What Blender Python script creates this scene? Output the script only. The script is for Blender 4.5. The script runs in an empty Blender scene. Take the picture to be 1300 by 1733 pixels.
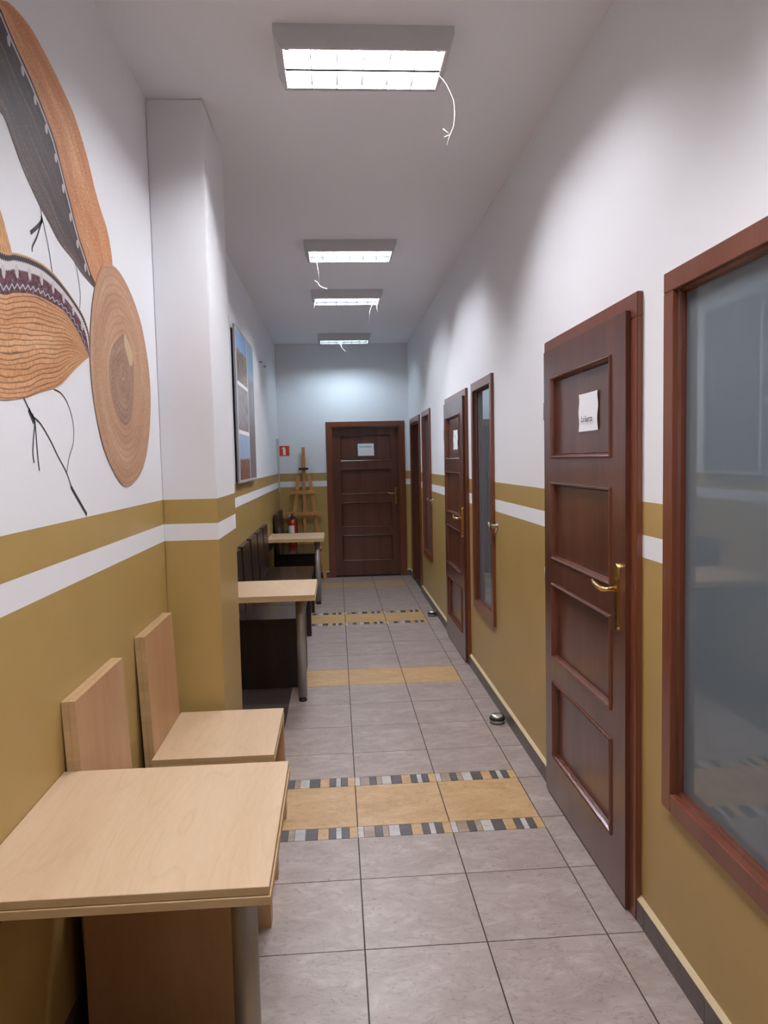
import bpy, bmesh, math, random
from mathutils import Vector, Matrix
random.seed(7)
sc = bpy.context.scene
COL = sc.collection

# ------------------------------------------------------------------ camera
F_PX, YAW, PITCH, ROLL, CAM_H = 1240.7053, 0.0640, -0.0710, -0.0223, 1.5755
cd = bpy.data.cameras.new('camera'); cam = bpy.data.objects.new('camera', cd); COL.objects.link(cam)
cd.sensor_fit = 'HORIZONTAL'; cd.sensor_width = 36.0; cd.lens = F_PX * 36.0 / 1300.0
cd.clip_start = 0.02; cd.clip_end = 60
cy, sy = math.cos(YAW), math.sin(YAW)
fw = Vector((sy * math.cos(PITCH), cy * math.cos(PITCH), math.sin(PITCH)))
r0 = Vector((cy, -sy, 0)); u0 = r0.cross(fw)
rt = r0 * math.cos(ROLL) + u0 * math.sin(ROLL); up = -r0 * math.sin(ROLL) + u0 * math.cos(ROLL)
m = Matrix((rt, up, -fw)).transposed().to_4x4(); m.translation = Vector((0, 0, CAM_H))
cam.matrix_world = m
sc.camera = cam

# ------------------------------------------------------------------ world, exposure, lamp strengths
w = bpy.data.worlds.new('world'); sc.world = w; w.use_nodes = True
w.node_tree.nodes['Background'].inputs[0].default_value = (.6, .7, .8, 1)
w.node_tree.nodes['Background'].inputs[1].default_value = 0.02
sc.view_settings.view_transform = 'Standard'; sc.view_settings.look = 'None'
sc.view_settings.gamma = 1; sc.view_settings.use_curve_mapping = False
sc.view_settings.exposure = 0.0
TUBE = 400.0
WARM, MID, COOL = (.97, .975, 1.03), (.92, .96, 1.04), (.68, .86, 1.0)
# lamps: (y of the near edge, colour, strength factor)
LAMPS = [(2.725, WARM, 1.0), (5.27, (.95, .965, 1.03), .95), (6.775, MID, .72), (9.10, COOL, .41),
         (0.50, WARM, 1.25)]

# ------------------------------------------------------------------ room numbers
XL, XR, YE, YB, ZC = -.765, .992, 9.874, -3.2, 3.1244
PX, PY0, PY1 = -.5284, 3.2777, 3.8524
Z1, Z2, Z3 = 1.4215, 1.3135, 1.239

# ------------------------------------------------------------------ materials
def mat(name):
    m = bpy.data.materials.new(name); m.use_nodes = True
    nt = m.node_tree; b = nt.nodes['Principled BSDF']
    return m, nt, b
def N(nt, t, **k):
    n = nt.nodes.new(t)
    for a, v in k.items(): setattr(n, a, v)
    return n
def L(nt, a, b): nt.links.new(a, b)
def plain(name, col, rough=.5, metal=0, spec=.5, bump=0, bscale=60, emit=None, alpha=None):
    m, nt, b = mat(name)
    b.inputs['Base Color'].default_value = (*col, 1); b.inputs['Roughness'].default_value = rough
    b.inputs['Metallic'].default_value = metal; b.inputs['Specular IOR Level'].default_value = spec
    if emit:
        b.inputs['Emission Color'].default_value = (*emit[0], 1); b.inputs['Emission Strength'].default_value = emit[1]
    if alpha is not None: b.inputs['Alpha'].default_value = alpha
    if bump:
        tc = N(nt, 'ShaderNodeTexCoord'); no = N(nt, 'ShaderNodeTexNoise'); no.inputs['Scale'].default_value = bscale
        no.inputs['Detail'].default_value = 4
        bp = N(nt, 'ShaderNodeBump'); bp.inputs['Strength'].default_value = bump; bp.inputs['Distance'].default_value = .002
        L(nt, tc.outputs['Object'], no.inputs['Vector']); L(nt, no.outputs['Fac'], bp.inputs['Height']); L(nt, bp.outputs[0], b.inputs['Normal'])
    return m
def ramp(nt, stops):
    r = N(nt, 'ShaderNodeValToRGB'); e = r.color_ramp.elements
    while len(e) > 2: e.remove(e[-1])
    for i, (p, c) in enumerate(stops):
        el = e[i] if i < 2 else e.new(p)
        el.position = p; el.color = (*c, 1)
    return r
def obj_coord(nt, scale, rnd=True):
    """object coordinates, shifted per object so that alike pieces differ"""
    tc = N(nt, 'ShaderNodeTexCoord'); mp = N(nt, 'ShaderNodeMapping'); mp.inputs['Scale'].default_value = scale
    L(nt, tc.outputs['Object'], mp.inputs['Vector'])
    if not rnd: return mp.outputs[0]
    oi = N(nt, 'ShaderNodeObjectInfo'); mu = N(nt, 'ShaderNodeMath', operation='MULTIPLY'); mu.inputs[1].default_value = 37.0
    L(nt, oi.outputs['Random'], mu.inputs[0])
    ad = N(nt, 'ShaderNodeVectorMath', operation='ADD'); L(nt, mp.outputs[0], ad.inputs[0]); L(nt, mu.outputs[0], ad.inputs[1])
    return ad.outputs[0]
def wood(name, c0, c1, c2, stretch, rough=.35, spec=.5, coat=0, fine=1.0, broad=1.0, rnd=False, fig=None):
    """grain: broad bands + fine streaks + wavy figure"""
    m, nt, b = mat(name)
    v = obj_coord(nt, stretch, rnd)
    n1 = N(nt, 'ShaderNodeTexNoise'); n1.inputs['Scale'].default_value = 1.0 * broad; n1.inputs['Detail'].default_value = 5; n1.inputs['Distortion'].default_value = .6
    n2 = N(nt, 'ShaderNodeTexNoise'); n2.inputs['Scale'].default_value = 9 * fine; n2.inputs['Detail'].default_value = 6; n2.inputs['Roughness'].default_value = .7
    L(nt, v, n1.inputs['Vector']); L(nt, v, n2.inputs['Vector'])
    mx = N(nt, 'ShaderNodeMix'); mx.inputs[0].default_value = .38
    L(nt, n1.outputs['Fac'], mx.inputs[2]); L(nt, n2.outputs['Fac'], mx.inputs[3])
    r = ramp(nt, [(.30, c0), (.5, c1), (.72, c2)])
    L(nt, mx.outputs[0], r.inputs[0]); L(nt, r.outputs[0], b.inputs['Base Color'])
    if fig:   # cathedral figure: faint contour lines of a slow, stretched noise
        tc = N(nt, 'ShaderNodeTexCoord'); mp = N(nt, 'ShaderNodeMapping'); mp.inputs['Scale'].default_value = fig; L(nt, tc.outputs['Object'], mp.inputs[0])
        nf = N(nt, 'ShaderNodeTexNoise'); nf.inputs['Scale'].default_value = 1; nf.inputs['Detail'].default_value = 1.5; L(nt, mp.outputs[0], nf.inputs['Vector'])
        mu = N(nt, 'ShaderNodeMath', operation='MULTIPLY'); mu.inputs[1].default_value = 13; L(nt, nf.outputs['Fac'], mu.inputs[0])
        fr = N(nt, 'ShaderNodeMath', operation='FRACT'); L(nt, mu.outputs[0], fr.inputs[0])
        lr = ramp(nt, [(0, (.86, .83, .79)), (.22, (1, 1, 1)), (1.0, (.97, .96, .95))]); L(nt, fr.outputs[0], lr.inputs[0])
        ml = N(nt, 'ShaderNodeMix', data_type='RGBA', blend_type='MULTIPLY'); L(nt, n1.outputs['Fac'], ml.inputs[0])
        L(nt, r.outputs[0], ml.inputs[6]); L(nt, lr.outputs[0], ml.inputs[7]); L(nt, ml.outputs[2], b.inputs['Base Color'])
    b.inputs['Roughness'].default_value = rough; b.inputs['Specular IOR Level'].default_value = spec
    b.inputs['Coat Weight'].default_value = coat; b.inputs['Coat Roughness'].default_value = .16
    return m

def wall_paint(name):
    """white emulsion above, two-tone mustard dado with a white band, split by height"""
    m, nt, b = mat(name)
    g = N(nt, 'ShaderNodeNewGeometry'); s = N(nt, 'ShaderNodeSeparateXYZ'); L(nt, g.outputs['Position'], s.inputs[0])
    def gt(z):
        n = N(nt, 'ShaderNodeMath', operation='GREATER_THAN'); n.inputs[1].default_value = z; L(nt, s.outputs['Z'], n.inputs[0]); return n.outputs[0]
    a, bb, c = gt(Z1), gt(Z2), gt(Z3)
    s1 = N(nt, 'ShaderNodeMath', operation='SUBTRACT'); L(nt, c, s1.inputs[0]); L(nt, bb, s1.inputs[1])
    s2 = N(nt, 'ShaderNodeMath', operation='ADD'); L(nt, s1.outputs[0], s2.inputs[0]); L(nt, a, s2.inputs[1])
    no = N(nt, 'ShaderNodeTexNoise'); no.inputs['Scale'].default_value = 3.0; no.inputs['Detail'].default_value = 3
    L(nt, g.outputs['Position'], no.inputs['Vector'])
    must = ramp(nt, [(.3, (.425, .285, .098)), (.7, (.46, .312, .112))]); L(nt, no.outputs['Fac'], must.inputs[0])
    mx = N(nt, 'ShaderNodeMix', data_type='RGBA'); L(nt, s2.outputs[0], mx.inputs[0]); L(nt, must.outputs[0], mx.inputs[6])
    mx.inputs[7].default_value = (.80, .80, .825, 1)
    L(nt, mx.outputs[2], b.inputs['Base Color'])
    rg = N(nt, 'ShaderNodeMix'); L(nt, s2.outputs[0], rg.inputs[0]); rg.inputs[2].default_value = .36; rg.inputs[3].default_value = .75
    L(nt, rg.outputs[0], b.inputs['Roughness'])
    b.inputs['Specular IOR Level'].default_value = .35
    n3 = N(nt, 'ShaderNodeTexNoise'); n3.inputs['Scale'].default_value = 170; n3.inputs['Detail'].default_value = 3
    L(nt, g.outputs['Position'], n3.inputs['Vector'])
    bp = N(nt, 'ShaderNodeBump'); bp.inputs['Strength'].default_value = .12; bp.inputs['Distance'].default_value = .002
    L(nt, n3.outputs['Fac'], bp.inputs['Height']); L(nt, bp.outputs[0], b.inputs['Normal'])
    return m

def stone(name, c0, c1, c2, rough=.36, sc_=(8, 15, 8)):
    m, nt, b = mat(name)
    v = obj_coord(nt, sc_)
    n1 = N(nt, 'ShaderNodeTexNoise'); n1.inputs['Scale'].default_value = 1.2; n1.inputs['Detail'].default_value = 8; n1.inputs['Roughness'].default_value = .68; n1.inputs['Distortion'].default_value = 1.1
    L(nt, v, n1.inputs['Vector'])
    n2 = N(nt, 'ShaderNodeTexNoise'); n2.inputs['Scale'].default_value = .55; n2.inputs['Detail'].default_value = 3; L(nt, v, n2.inputs['Vector'])
    # thin branching veins: ridge of a distorted noise
    n3 = N(nt, 'ShaderNodeTexNoise'); n3.inputs['Scale'].default_value = .9; n3.inputs['Detail'].default_value = 6; n3.inputs['Distortion'].default_value = 2.2; L(nt, v, n3.inputs['Vector'])
    sb = N(nt, 'ShaderNodeMath', operation='SUBTRACT'); sb.inputs[1].default_value = .5; L(nt, n3.outputs['Fac'], sb.inputs[0])
    ab = N(nt, 'ShaderNodeMath', operation='ABSOLUTE'); L(nt, sb.outputs[0], ab.inputs[0])
    vr = ramp(nt, [(0.0, (.50, .46, .44)), (.006, (.84, .82, .81)), (.014, (1, 1, 1))]); L(nt, ab.outputs[0], vr.inputs[0])
    mx = N(nt, 'ShaderNodeMix'); mx.inputs[0].default_value = .4; L(nt, n1.outputs['Fac'], mx.inputs[2]); L(nt, n2.outputs['Fac'], mx.inputs[3])
    r = ramp(nt, [(.34, c0), (.5, c1), (.66, c2)]); L(nt, mx.outputs[0], r.inputs[0])
    ml = N(nt, 'ShaderNodeMix', data_type='RGBA', blend_type='MULTIPLY'); ml.inputs[0].default_value = .8
    L(nt, r.outputs[0], ml.inputs[6]); L(nt, vr.outputs[0], ml.inputs[7]); L(nt, ml.outputs[2], b.inputs['Base Color'])
    b.inputs['Roughness'].default_value = rough; b.inputs['Specular IOR Level'].default_value = .45
    bp = N(nt, 'ShaderNodeBump'); bp.inputs['Strength'].default_value = .18; bp.inputs['Distance'].default_value = .002
    L(nt, n1.outputs['Fac'], bp.inputs['Height']); L(nt, bp.outputs[0], b.inputs['Normal'])
    return m

M = {}
M['wall'] = wall_paint('wall_paint')
M['ceiling'] = plain('ceiling_paint', (.85, .845, .89), .85, bump=.1, bscale=120)
M['grout'] = plain('grout', (.045, .032, .028), .8)
M['capmortar'] = plain('cap_mortar', (.62, .5, .3), .7)
M['tile'] = stone('grey_tile', (.285, .222, .195), (.345, .277, .248), (.43, .362, .335))
M['tan'] = stone('tan_tile', (.42, .25, .105), (.50, .315, .15), (.56, .38, .21))
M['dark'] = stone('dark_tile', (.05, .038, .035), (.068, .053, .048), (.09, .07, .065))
M['skirt'] = stone('skirting_tile', (.085, .065, .056), (.11, .085, .075), (.14, .112, .1))
M['mos_dark'] = stone('mosaic_dark', (.06, .052, .054), (.085, .074, .075), (.12, .105, .105))
M['mos_grey'] = stone('mosaic_grey', (.38, .35, .34), (.48, .45, .43), (.58, .55, .53))
M['mos_brown'] = stone('mosaic_brown', (.25, .18, .13), (.33, .245, .18), (.40, .31, .24))
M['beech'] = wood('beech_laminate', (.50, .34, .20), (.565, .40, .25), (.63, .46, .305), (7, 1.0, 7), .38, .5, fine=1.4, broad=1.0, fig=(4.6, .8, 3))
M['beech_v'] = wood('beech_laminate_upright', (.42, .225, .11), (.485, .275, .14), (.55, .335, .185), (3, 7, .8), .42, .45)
M['beech_edge'] = wood('beech_edge', (.40, .255, .12), (.47, .31, .155), (.54, .375, .20), (6, 6, 30), .5, .4)
M['wenge'] = wood('wenge_laminate', (.016, .009, .007), (.03, .017, .013), (.055, .03, .022), (8, 1.0, 6), .2, .5)
M['wenge_v'] = wood('wenge_upright', (.016, .009, .007), (.028, .016, .012), (.05, .027, .02), (8, 8, .8), .32, .5)
M['mahog'] = wood('mahogany_foil', (.06, .018, .011), (.105, .033, .019), (.155, .056, .032), (9, 9, .45), .3, .5, coat=.5)
M['mahog_trim'] = wood('mahogany_trim', (.14, .038, .017), (.175, .05, .023), (.21, .066, .03), (14, 14, .9), .3, .5, coat=.3)
M['mahog_h'] = wood('mahogany_trim_level', (.14, .038, .017), (.175, .05, .023), (.21, .066, .03), (14, .9, 14), .3, .5, coat=.3)
M['mahog_mould'] = wood('mahogany_moulding', (.085, .024, .012), (.125, .036, .019), (.165, .053, .028), (9, 9, .9), .26, .5, coat=.5)
M['brass'] = plain('brass', (.83, .56, .22), .18, 1)
M['nickel'] = plain('satin_nickel', (.62, .60, .56), .28, 1)
M['steel'] = plain('brushed_steel', (.38, .36, .335), .45, .6)
M['rubber'] = plain('black_rubber', (.012, .012, .012), .5)
M['black'] = plain('black_plastic', (.02, .02, .022), .45)
M['paper'] = plain('paper', (.84, .84, .87), .8)
M['ink'] = plain('ink', (.03, .03, .04), .7)
M['red'] = plain('red_enamel', (.50, .018, .012), .25)
M['signred'] = plain('sign_red', (.72, .05, .01), .5)
M['signwhite'] = plain('sign_white', (.85, .85, .83), .5)
M['pine'] = wood('pine', (.46, .20, .065), (.54, .255, .085), (.60, .31, .12), (14, 14, 1.2), .5, .4)
M['lampbody'] = plain('lamp_enamel', (.60, .59, .60), .5)
M['reflector'] = plain('lamp_reflector', (.035, .037, .04), .3, 0)
M['louvre'] = plain('lamp_louvre', (.03, .031, .033), .35, 0)
M['cable'] = plain('white_cable', (.8, .8, .8), .5)
M['pane_back'] = plain('pane_film', (.115, .145, .17), .6)
def glass_pane():
    m, nt, b = mat('tinted_pane')
    no = N(nt, 'ShaderNodeTexNoise'); no.inputs['Scale'].default_value = 900
    tc = N(nt, 'ShaderNodeTexCoord'); L(nt, tc.outputs['Object'], no.inputs['Vector'])
    r = ramp(nt, [(.4, (.128, .155, .174)), (.6, (.148, .176, .196))]); L(nt, no.outputs['Fac'], r.inputs[0]); L(nt, r.outputs[0], b.inputs['Base Color'])
    b.inputs['Roughness'].default_value = .012; b.inputs['IOR'].default_value = 1.5; b.inputs['Specular IOR Level'].default_value = .6
    b.inputs['Coat Weight'].default_value = .3; b.inputs['Coat Roughness'].default_value = .01
    return m
M['pane'] = glass_pane()
M['acryl'] = plain('clear_plastic', (.88, .88, .9), .4, alpha=.55)

# ------------------------------------------------------------------ mesh helpers (all verts given in world metres)
def box(bm, a, b, mi=0):
    (x0, y0, z0), (x1, y1, z1) = a, b
    x0, x1 = min(x0, x1), max(x0, x1); y0, y1 = min(y0, y1), max(y0, y1); z0, z1 = min(z0, z1), max(z0, z1)
    v = [bm.verts.new(p) for p in ((x0, y0, z0), (x1, y0, z0), (x1, y1, z0), (x0, y1, z0), (x0, y0, z1), (x1, y0, z1), (x1, y1, z1), (x0, y1, z1))]
    fs = []
    for f in ((3, 2, 1, 0), (4, 5, 6, 7), (0, 1, 5, 4), (1, 2, 6, 5), (2, 3, 7, 6), (3, 0, 4, 7)):
        fc = bm.faces.new([v[i] for i in f]); fc.material_index = mi; fs.append(fc)
    return v
def hexa(bm, pts, mi=0):
    v = [bm.verts.new(p) for p in pts]
    for f in ((3, 2, 1, 0), (4, 5, 6, 7), (0, 1, 5, 4), (1, 2, 6, 5), (2, 3, 7, 6), (3, 0, 4, 7)):
        bm.faces.new([v[i] for i in f]).material_index = mi
    return v
def boxes(*ab):
    bm = bmesh.new()
    for a, b in ab: box(bm, a, b)
    return bm
def tube(bm, pts, r, seg=8, cap=True, mi=0):
    pts = [Vector(p) for p in pts]; n = len(pts)
    rs = r if isinstance(r, (list, tuple)) else [r] * n
    rings = []; prev = None
    for i, p in enumerate(pts):
        d = (pts[min(i + 1, n - 1)] - pts[max(i - 1, 0)]).normalized()
        if prev is None:
            a = Vector((0, 0, 1)) if abs(d.z) < .9 else Vector((1, 0, 0)); u = d.cross(a).normalized()
        else: u = (prev - d * prev.dot(d)).normalized()
        prev = u; v = d.cross(u)
        rings.append([bm.verts.new(p + (u * math.cos(2 * math.pi * k / seg) + v * math.sin(2 * math.pi * k / seg)) * rs[i]) for k in range(seg)])
    for a, b in zip(rings, rings[1:]):
        for k in range(seg):
            f = bm.faces.new((a[k], a[(k + 1) % seg], b[(k + 1) % seg], b[k])); f.smooth = True; f.material_index = mi
    if cap:
        bm.faces.new(rings[0][::-1]).material_index = mi; bm.faces.new(rings[-1]).material_index = mi
def lathe(bm, c, prof, seg=24, axis='z', mi=0):
    """prof: (radius, height) list; axis z up, or 'x-' pointing to -x, or 'y-'"""
    c = Vector(c); rings = []
    for r, h in prof:
        ring = []
        for k in range(seg):
            a = 2 * math.pi * k / seg; p, q = r * math.cos(a), r * math.sin(a)
            if axis == 'z': o = Vector((p, q, h))
            elif axis == 'x-': o = Vector((-h, q, p))
            else: o = Vector((p, -h, q))
            ring.append(bm.verts.new(c + o))
        rings.append(ring)
    for a, b in zip(rings, rings[1:]):
        for k in range(seg):
            f = bm.faces.new((a[k], a[(k + 1) % seg], b[(k + 1) % seg], b[k])); f.smooth = True; f.material_index = mi
    bm.faces.new(rings[0][::-1]).material_index = mi; bm.faces.new(rings[-1]).material_index = mi
def bev(bm, w_=.002, seg=2):
    bmesh.ops.bevel(bm, geom=[e for e in bm.edges], offset=w_, segments=seg, affect='EDGES', clamp_overlap=True)
def edge_band(bm, zs_only=True):
    """give the narrow faces of a board the edge-band material (slot 1)"""
    for f in bm.faces:
        f.normal_update(); f.material_index = 0 if abs(f.normal.z) > .6 else 1
    return bm
def ob(name, bm, mats, parent=None, loc=None, recalc=True):
    """link bm as one mesh; loc = origin (world); child of `parent` keeps world place"""
    if recalc: bmesh.ops.recalc_face_normals(bm, faces=bm.faces)
    pl = Vector(parent_loc(parent)) if parent else Vector((0, 0, 0))
    wl = Vector(loc) if loc is not None else pl
    bmesh.ops.translate(bm, verts=bm.verts, vec=-wl)
    me = bpy.data.meshes.new(name); bm.to_mesh(me); bm.free()
    for mm in (mats if isinstance(mats, (list, tuple)) else [mats]): me.materials.append(M[mm] if isinstance(mm, str) else mm)
    o = bpy.data.objects.new(name, me); COL.objects.link(o)
    if parent: o.parent = parent
    o.location = wl - pl
    return o
def parent_loc(o):
    v = Vector((0, 0, 0))
    while o: v += o.location; o = o.parent
    return v
def empty(name, loc):
    o = bpy.data.objects.new(name, None); o.empty_display_size = .1; o.location = loc; COL.objects.link(o); return o
def thing(name, loc, label, cat, group=None):
    o = empty(name, loc); tag(o, label, cat, group); return o
def tag(o, label, cat, group=None):
    o['label'] = label; o['category'] = cat
    if group: o['group'] = group
    return o
def struct(o, label=None):
    o['kind'] = 'structure'
    if label: o['label'] = label
    return o
def dup(root, loc, label=None, group=None):
    r = root.copy(); COL.objects.link(r); r.location = loc
    if label: r['label'] = label
    if group: r['group'] = group
    for ch in [c for c in root.children]:
        c = ch.copy(); COL.objects.link(c); c.parent = r
        for g in [q for q in ch.children]:
            d = g.copy(); COL.objects.link(d); d.parent = c
    return r

# ================================================================== ROOM SHELL
def cells(u0, u1, v0, v1, holes):
    """strips of a wall around rectangular holes (all holes given as u0,u1,v0,v1)"""
    us = sorted({u0, u1, *[h[0] for h in holes], *[h[1] for h in holes]})
    out = []
    for a, b in zip(us, us[1:]):
        hs = sorted([h for h in holes if h[0] < (a + b) / 2 < h[1]], key=lambda h: h[2]); z = v0
        for h in hs:
            if h[2] > z: out.append((a, b, z, h[2]))
            z = h[3]
        if z < v1: out.append((a, b, z, v1))
    return out
D_Y = [2.320, 5.437, 8.545]        # near edges of the right-hand door casings
W_Y = [1.447, 4.548, 7.590]        # near edges of the right-hand window frames
DOORW, WINW = 1.046, .688
holes = []
for y in D_Y: holes.append((y + .085, y + DOORW - .085, 0, 2.015))
for y in W_Y: holes.append((y + .055, y + WINW - .055, .553, 2.045))
bm = bmesh.new()
for a, b, c, d in cells(YB, YE, 0, ZC, holes): box(bm, (XR, a, c), (XR + .13, b, d))
struct(ob('wall_right', bm, 'wall', loc=(XR, 0, 0)))
bm = bmesh.new(); box(bm, (XL - .13, YB, 0), (XL, YE, ZC)); struct(ob('wall_left', bm, 'wall', loc=(XL, 0, 0)))
bm = bmesh.new()
for a, b, c, d in cells(XL - .13, XR + .13, 0, ZC, [(-.062, .868, 0, 2.035)]): box(bm, (a, YE, c), (b, YE + .14, d))
struct(ob('wall_back', bm, 'wall', loc=(0, YE, 0)))
bm = bmesh.new(); box(bm, (XL - .13, YB - .13, 0), (XR + .13, YB, ZC)); struct(ob('wall_front', bm, 'wall', loc=(0, YB, 0)))
bm = bmesh.new(); box(bm, (XL - .13, YB - .13, ZC), (XR + .13, YE + .14, ZC + .1)); struct(ob('ceiling', bm, 'ceiling', loc=(0, 0, ZC)))
bm = bmesh.new(); box(bm, (XL, PY0, 0), (PX, PY1, ZC)); bev(bm, .004, 2); struct(ob('wall_pilaster', bm, 'wall', loc=(XL, PY0, 0)), 'projecting pier on the left wall, white above the mustard dado')

# floor: dark grout bed + every tile its own piece
bm = bmesh.new(); box(bm, (XL - .13, YB - .13, -.12), (XR + .13, YE + .14, -.0016)); floor = struct(ob('floor', bm, 'grout', loc=(0, 0, 0)))
GX, GY, T, G = .0519, 2.2619, .4, .0042
meshes = {}
def tile(name, x0, x1, y0, y1, mkey, parent=floor, z0=-.009, z1=0.0):
    sx, sy2 = round(x1 - x0 - .005, 4), round(y1 - y0 - G, 4)
    if sx <= .002 or sy2 <= .002: return
    key = (name, sx, sy2, mkey)
    if key not in meshes:
        b_ = bmesh.new(); box(b_, (-sx / 2, -sy2 / 2, z0), (sx / 2, sy2 / 2, z1))
        me = bpy.data.meshes.new(name); b_.to_mesh(me); b_.free(); me.materials.append(M[mkey]); meshes[key] = me
    o = bpy.data.objects.new(name, meshes[key]); COL.objects.link(o); o.parent = parent
    o.location = ((x0 + x1) / 2, (y0 + y1) / 2, random.uniform(-.0003, .0002))
MOS = [(26, 'mos_grey'), (47, 'mos_brown'), (32, 'mos_dark'), (27, 'mos_brown'), (47, 'mos_grey'), (50, 'mos_dark'), (47, 'tan'), (30, 'mos_dark'), (25, 'mos_grey'), (32, 'mos_dark'), (36, 'tan')]
def mosaic(x0, y0, y1):
    s = .4 / sum(a for a, _ in MOS); x = x0
    for wd, k in MOS:
        sx, g = wd * s, .0022
        key = ('m', wd, k, round(y1 - y0, 4))
        if key not in meshes:
            b_ = bmesh.new(); box(b_, (-(sx - g) / 2, -(y1 - y0 - g) / 2, -.009), ((sx - g) / 2, (y1 - y0 - g) / 2, 0))
            me = bpy.data.meshes.new('mosaic_tile'); b_.to_mesh(me); b_.free(); me.materials.append(M[k]); meshes[key] = me
        o = bpy.data.objects.new('mosaic_tile', meshes[key]); COL.objects.link(o); o.parent = floor
        o.location = (x + sx / 2, (y0 + y1) / 2, 0); x += sx
rows = range(-8, 20)
for j in rows:
    y0, y1 = GY + j * T, min(GY + (j + 1) * T, YE)
    if y0 < -1.0: continue
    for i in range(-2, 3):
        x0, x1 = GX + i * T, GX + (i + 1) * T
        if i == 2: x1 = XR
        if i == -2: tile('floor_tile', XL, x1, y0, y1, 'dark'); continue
        if i == 2: tile('floor_tile', x0, x1, y0, y1, 'tile'); continue
        ph = (j - 2) % 10
        if ph == 0 or ph == 5: tile('floor_tile', x0, x1, y0, y1, 'tan')
        elif ph == 9: tile('floor_tile', x0, x1, y0, y1 - .094, 'tile'); mosaic(x0, y1 - .094, y1)
        elif ph == 1: mosaic(x0, y0, y0 + .094); tile('floor_tile', x0, x1, y0 + .094, y1, 'tile')
        else: tile('floor_tile', x0, x1, y0, y1, 'tile')
bm = bmesh.new(); box(bm, (XL, YB, -.009), (XR, GY - 8 * T, 0)); o = ob('floor_tile', bm, 'tile', parent=floor)

# baseboards of dark tile with a pale mortar cap
def baseboard(name, axis, side, runs, at, d, capm='capmortar'):
    bm = bmesh.new()
    for a, b in runs:
        if axis == 'y': hexa(bm, [(at, a, .074), (at + d * 1.0, a, .074), (at + d * 1.0, b, .074), (at, b, .074), (at, a, .088), (at + d * .15, a, .088), (at + d * .15, b, .088), (at, b, .088)])
        else: hexa(bm, [(a, at, .074), (b, at, .074), (b, at + d, .074), (a, at + d, .074), (a, at, .088), (b, at, .088), (b, at + d * .15, .088), (a, at + d * .15, .088)])
    root = struct(ob(name, bm, capm, loc=(0, 0, 0)))
    for a, b in runs:
        t0 = a
        while t0 < b - .01:
            k = math.floor((t0 - GY) / T + 1e-6) + 1
            t1 = min(b, GY + k * T) if axis == 'y' else min(b, t0 + T)
            bm = bmesh.new()
            if axis == 'y': box(bm, (at, t0 + .001, 0), (at + d, t1 - .001, .076))
            else: box(bm, (t0 + .001, at, 0), (t1 - .001, at + d, .076))
            ob('skirting_tile', bm, 'skirt', parent=root, loc=((at, (t0 + t1) / 2, 0) if axis == 'y' else ((t0 + t1) / 2, at, 0)))
            t0 = t1
baseboard('baseboard_right', 'y', 'r', [(-1.0, D_Y[0]), (D_Y[0] + DOORW, D_Y[1]), (D_Y[1] + DOORW, D_Y[2]), (D_Y[2] + DOORW, YE)], XR, -.017)
baseboard('baseboard_left', 'y', 'l', [(-1.0, PY0), (PY1, YE)], XL, .012, 'skirt')
baseboard('baseboard_back', 'x', 'b', [(XL + .012, -.125), (.933, XR - .017)], YE, -.012)

# ================================================================== DOORS
def frame_ring(bm, P, u0, u1, v0, v1, wd, d0, d1, floor_open=True):
    """flat casing of width wd round a rectangle; P(u,d,v) maps to world"""
    def bx(a, b, c, d):
        hexa(bm, [P(a, d0, c), P(b, d0, c), P(b, d1, c), P(a, d1, c), P(a, d0, d), P(b, d0, d), P(b, d1, d), P(a, d1, d)])
    bx(u0, u0 + wd, v0, v1 - wd); bx(u1 - wd, u1, v0, v1 - wd); bx(u0, u1, v1 - wd, v1)
    if not floor_open: bx(u0 + wd, u1 - wd, v0, v0 + wd)
PROF = [(0, 0), (.002, -.006), (.006, -.008), (.011, -.005), (.015, .004), (.018, .018)]
def moulding(bm, P, u0, u1, v0, v1, prof=PROF):
    rings = []
    for o, d in prof:
        rings.append([bm.verts.new(P(*q)) for q in ((u0 + o, d, v0 + o), (u1 - o, d, v0 + o), (u1 - o, d, v1 - o), (u0 + o, d, v1 - o))])
    for a, b in zip(rings, rings[1:]):
        for k in range(4): bm.faces.new((a[k], a[(k + 1) % 4], b[(k + 1) % 4], b[k]))
PAN = [(.206, .563), (.667, 1.010), (1.117, 1.463), (1.565, 1.920)]
def leaf(root, P, u0, u1, pu0, pu1, z1=2.043, thick=.016, z0=.012):
    """door leaf: boards round four sunk panels; P(u,d,v): d=0 front face, + into the door"""
    bm = bmesh.new()
    def bx(a, b, c, d, d0=0, d1=thick + .006):
        hexa(bm, [P(a, d0, c), P(b, d0, c), P(b, d1, c), P(a, d1, c), P(a, d0, d), P(b, d0, d), P(b, d1, d), P(a, d1, d)])
    bx(u0, pu0, z0, z1); bx(pu1, u1, z0, z1)
    zs = [z0] + [z for p in PAN for z in p] + [z1]
    for a, b in zip(zs[::2], zs[1::2]): bx(pu0, pu1, a, b)
    lf = ob('door_leaf', bm, 'mahog', parent=root)
    for a, b in PAN:
        bm = bmesh.new(); bx2 = [P(pu0 + .02, .0185, a + .02), P(pu1 - .02, .0185, a + .02), P(pu1 - .02, .022, a + .02), P(pu0 + .02, .022, a + .02),
                                 P(pu0 + .02, .0185, b - .02), P(pu1 - .02, .0185, b - .02), P(pu1 - .02, .022, b - .02), P(pu0 + .02, .022, b - .02)]
        hexa(bm, bx2); ob('panel', bm, 'mahog', parent=lf)
        bm = bmesh.new(); moulding(bm, P, pu0, pu1, a, b); ob('moulding', bm, 'mahog_mould', parent=lf)
    return lf
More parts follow.
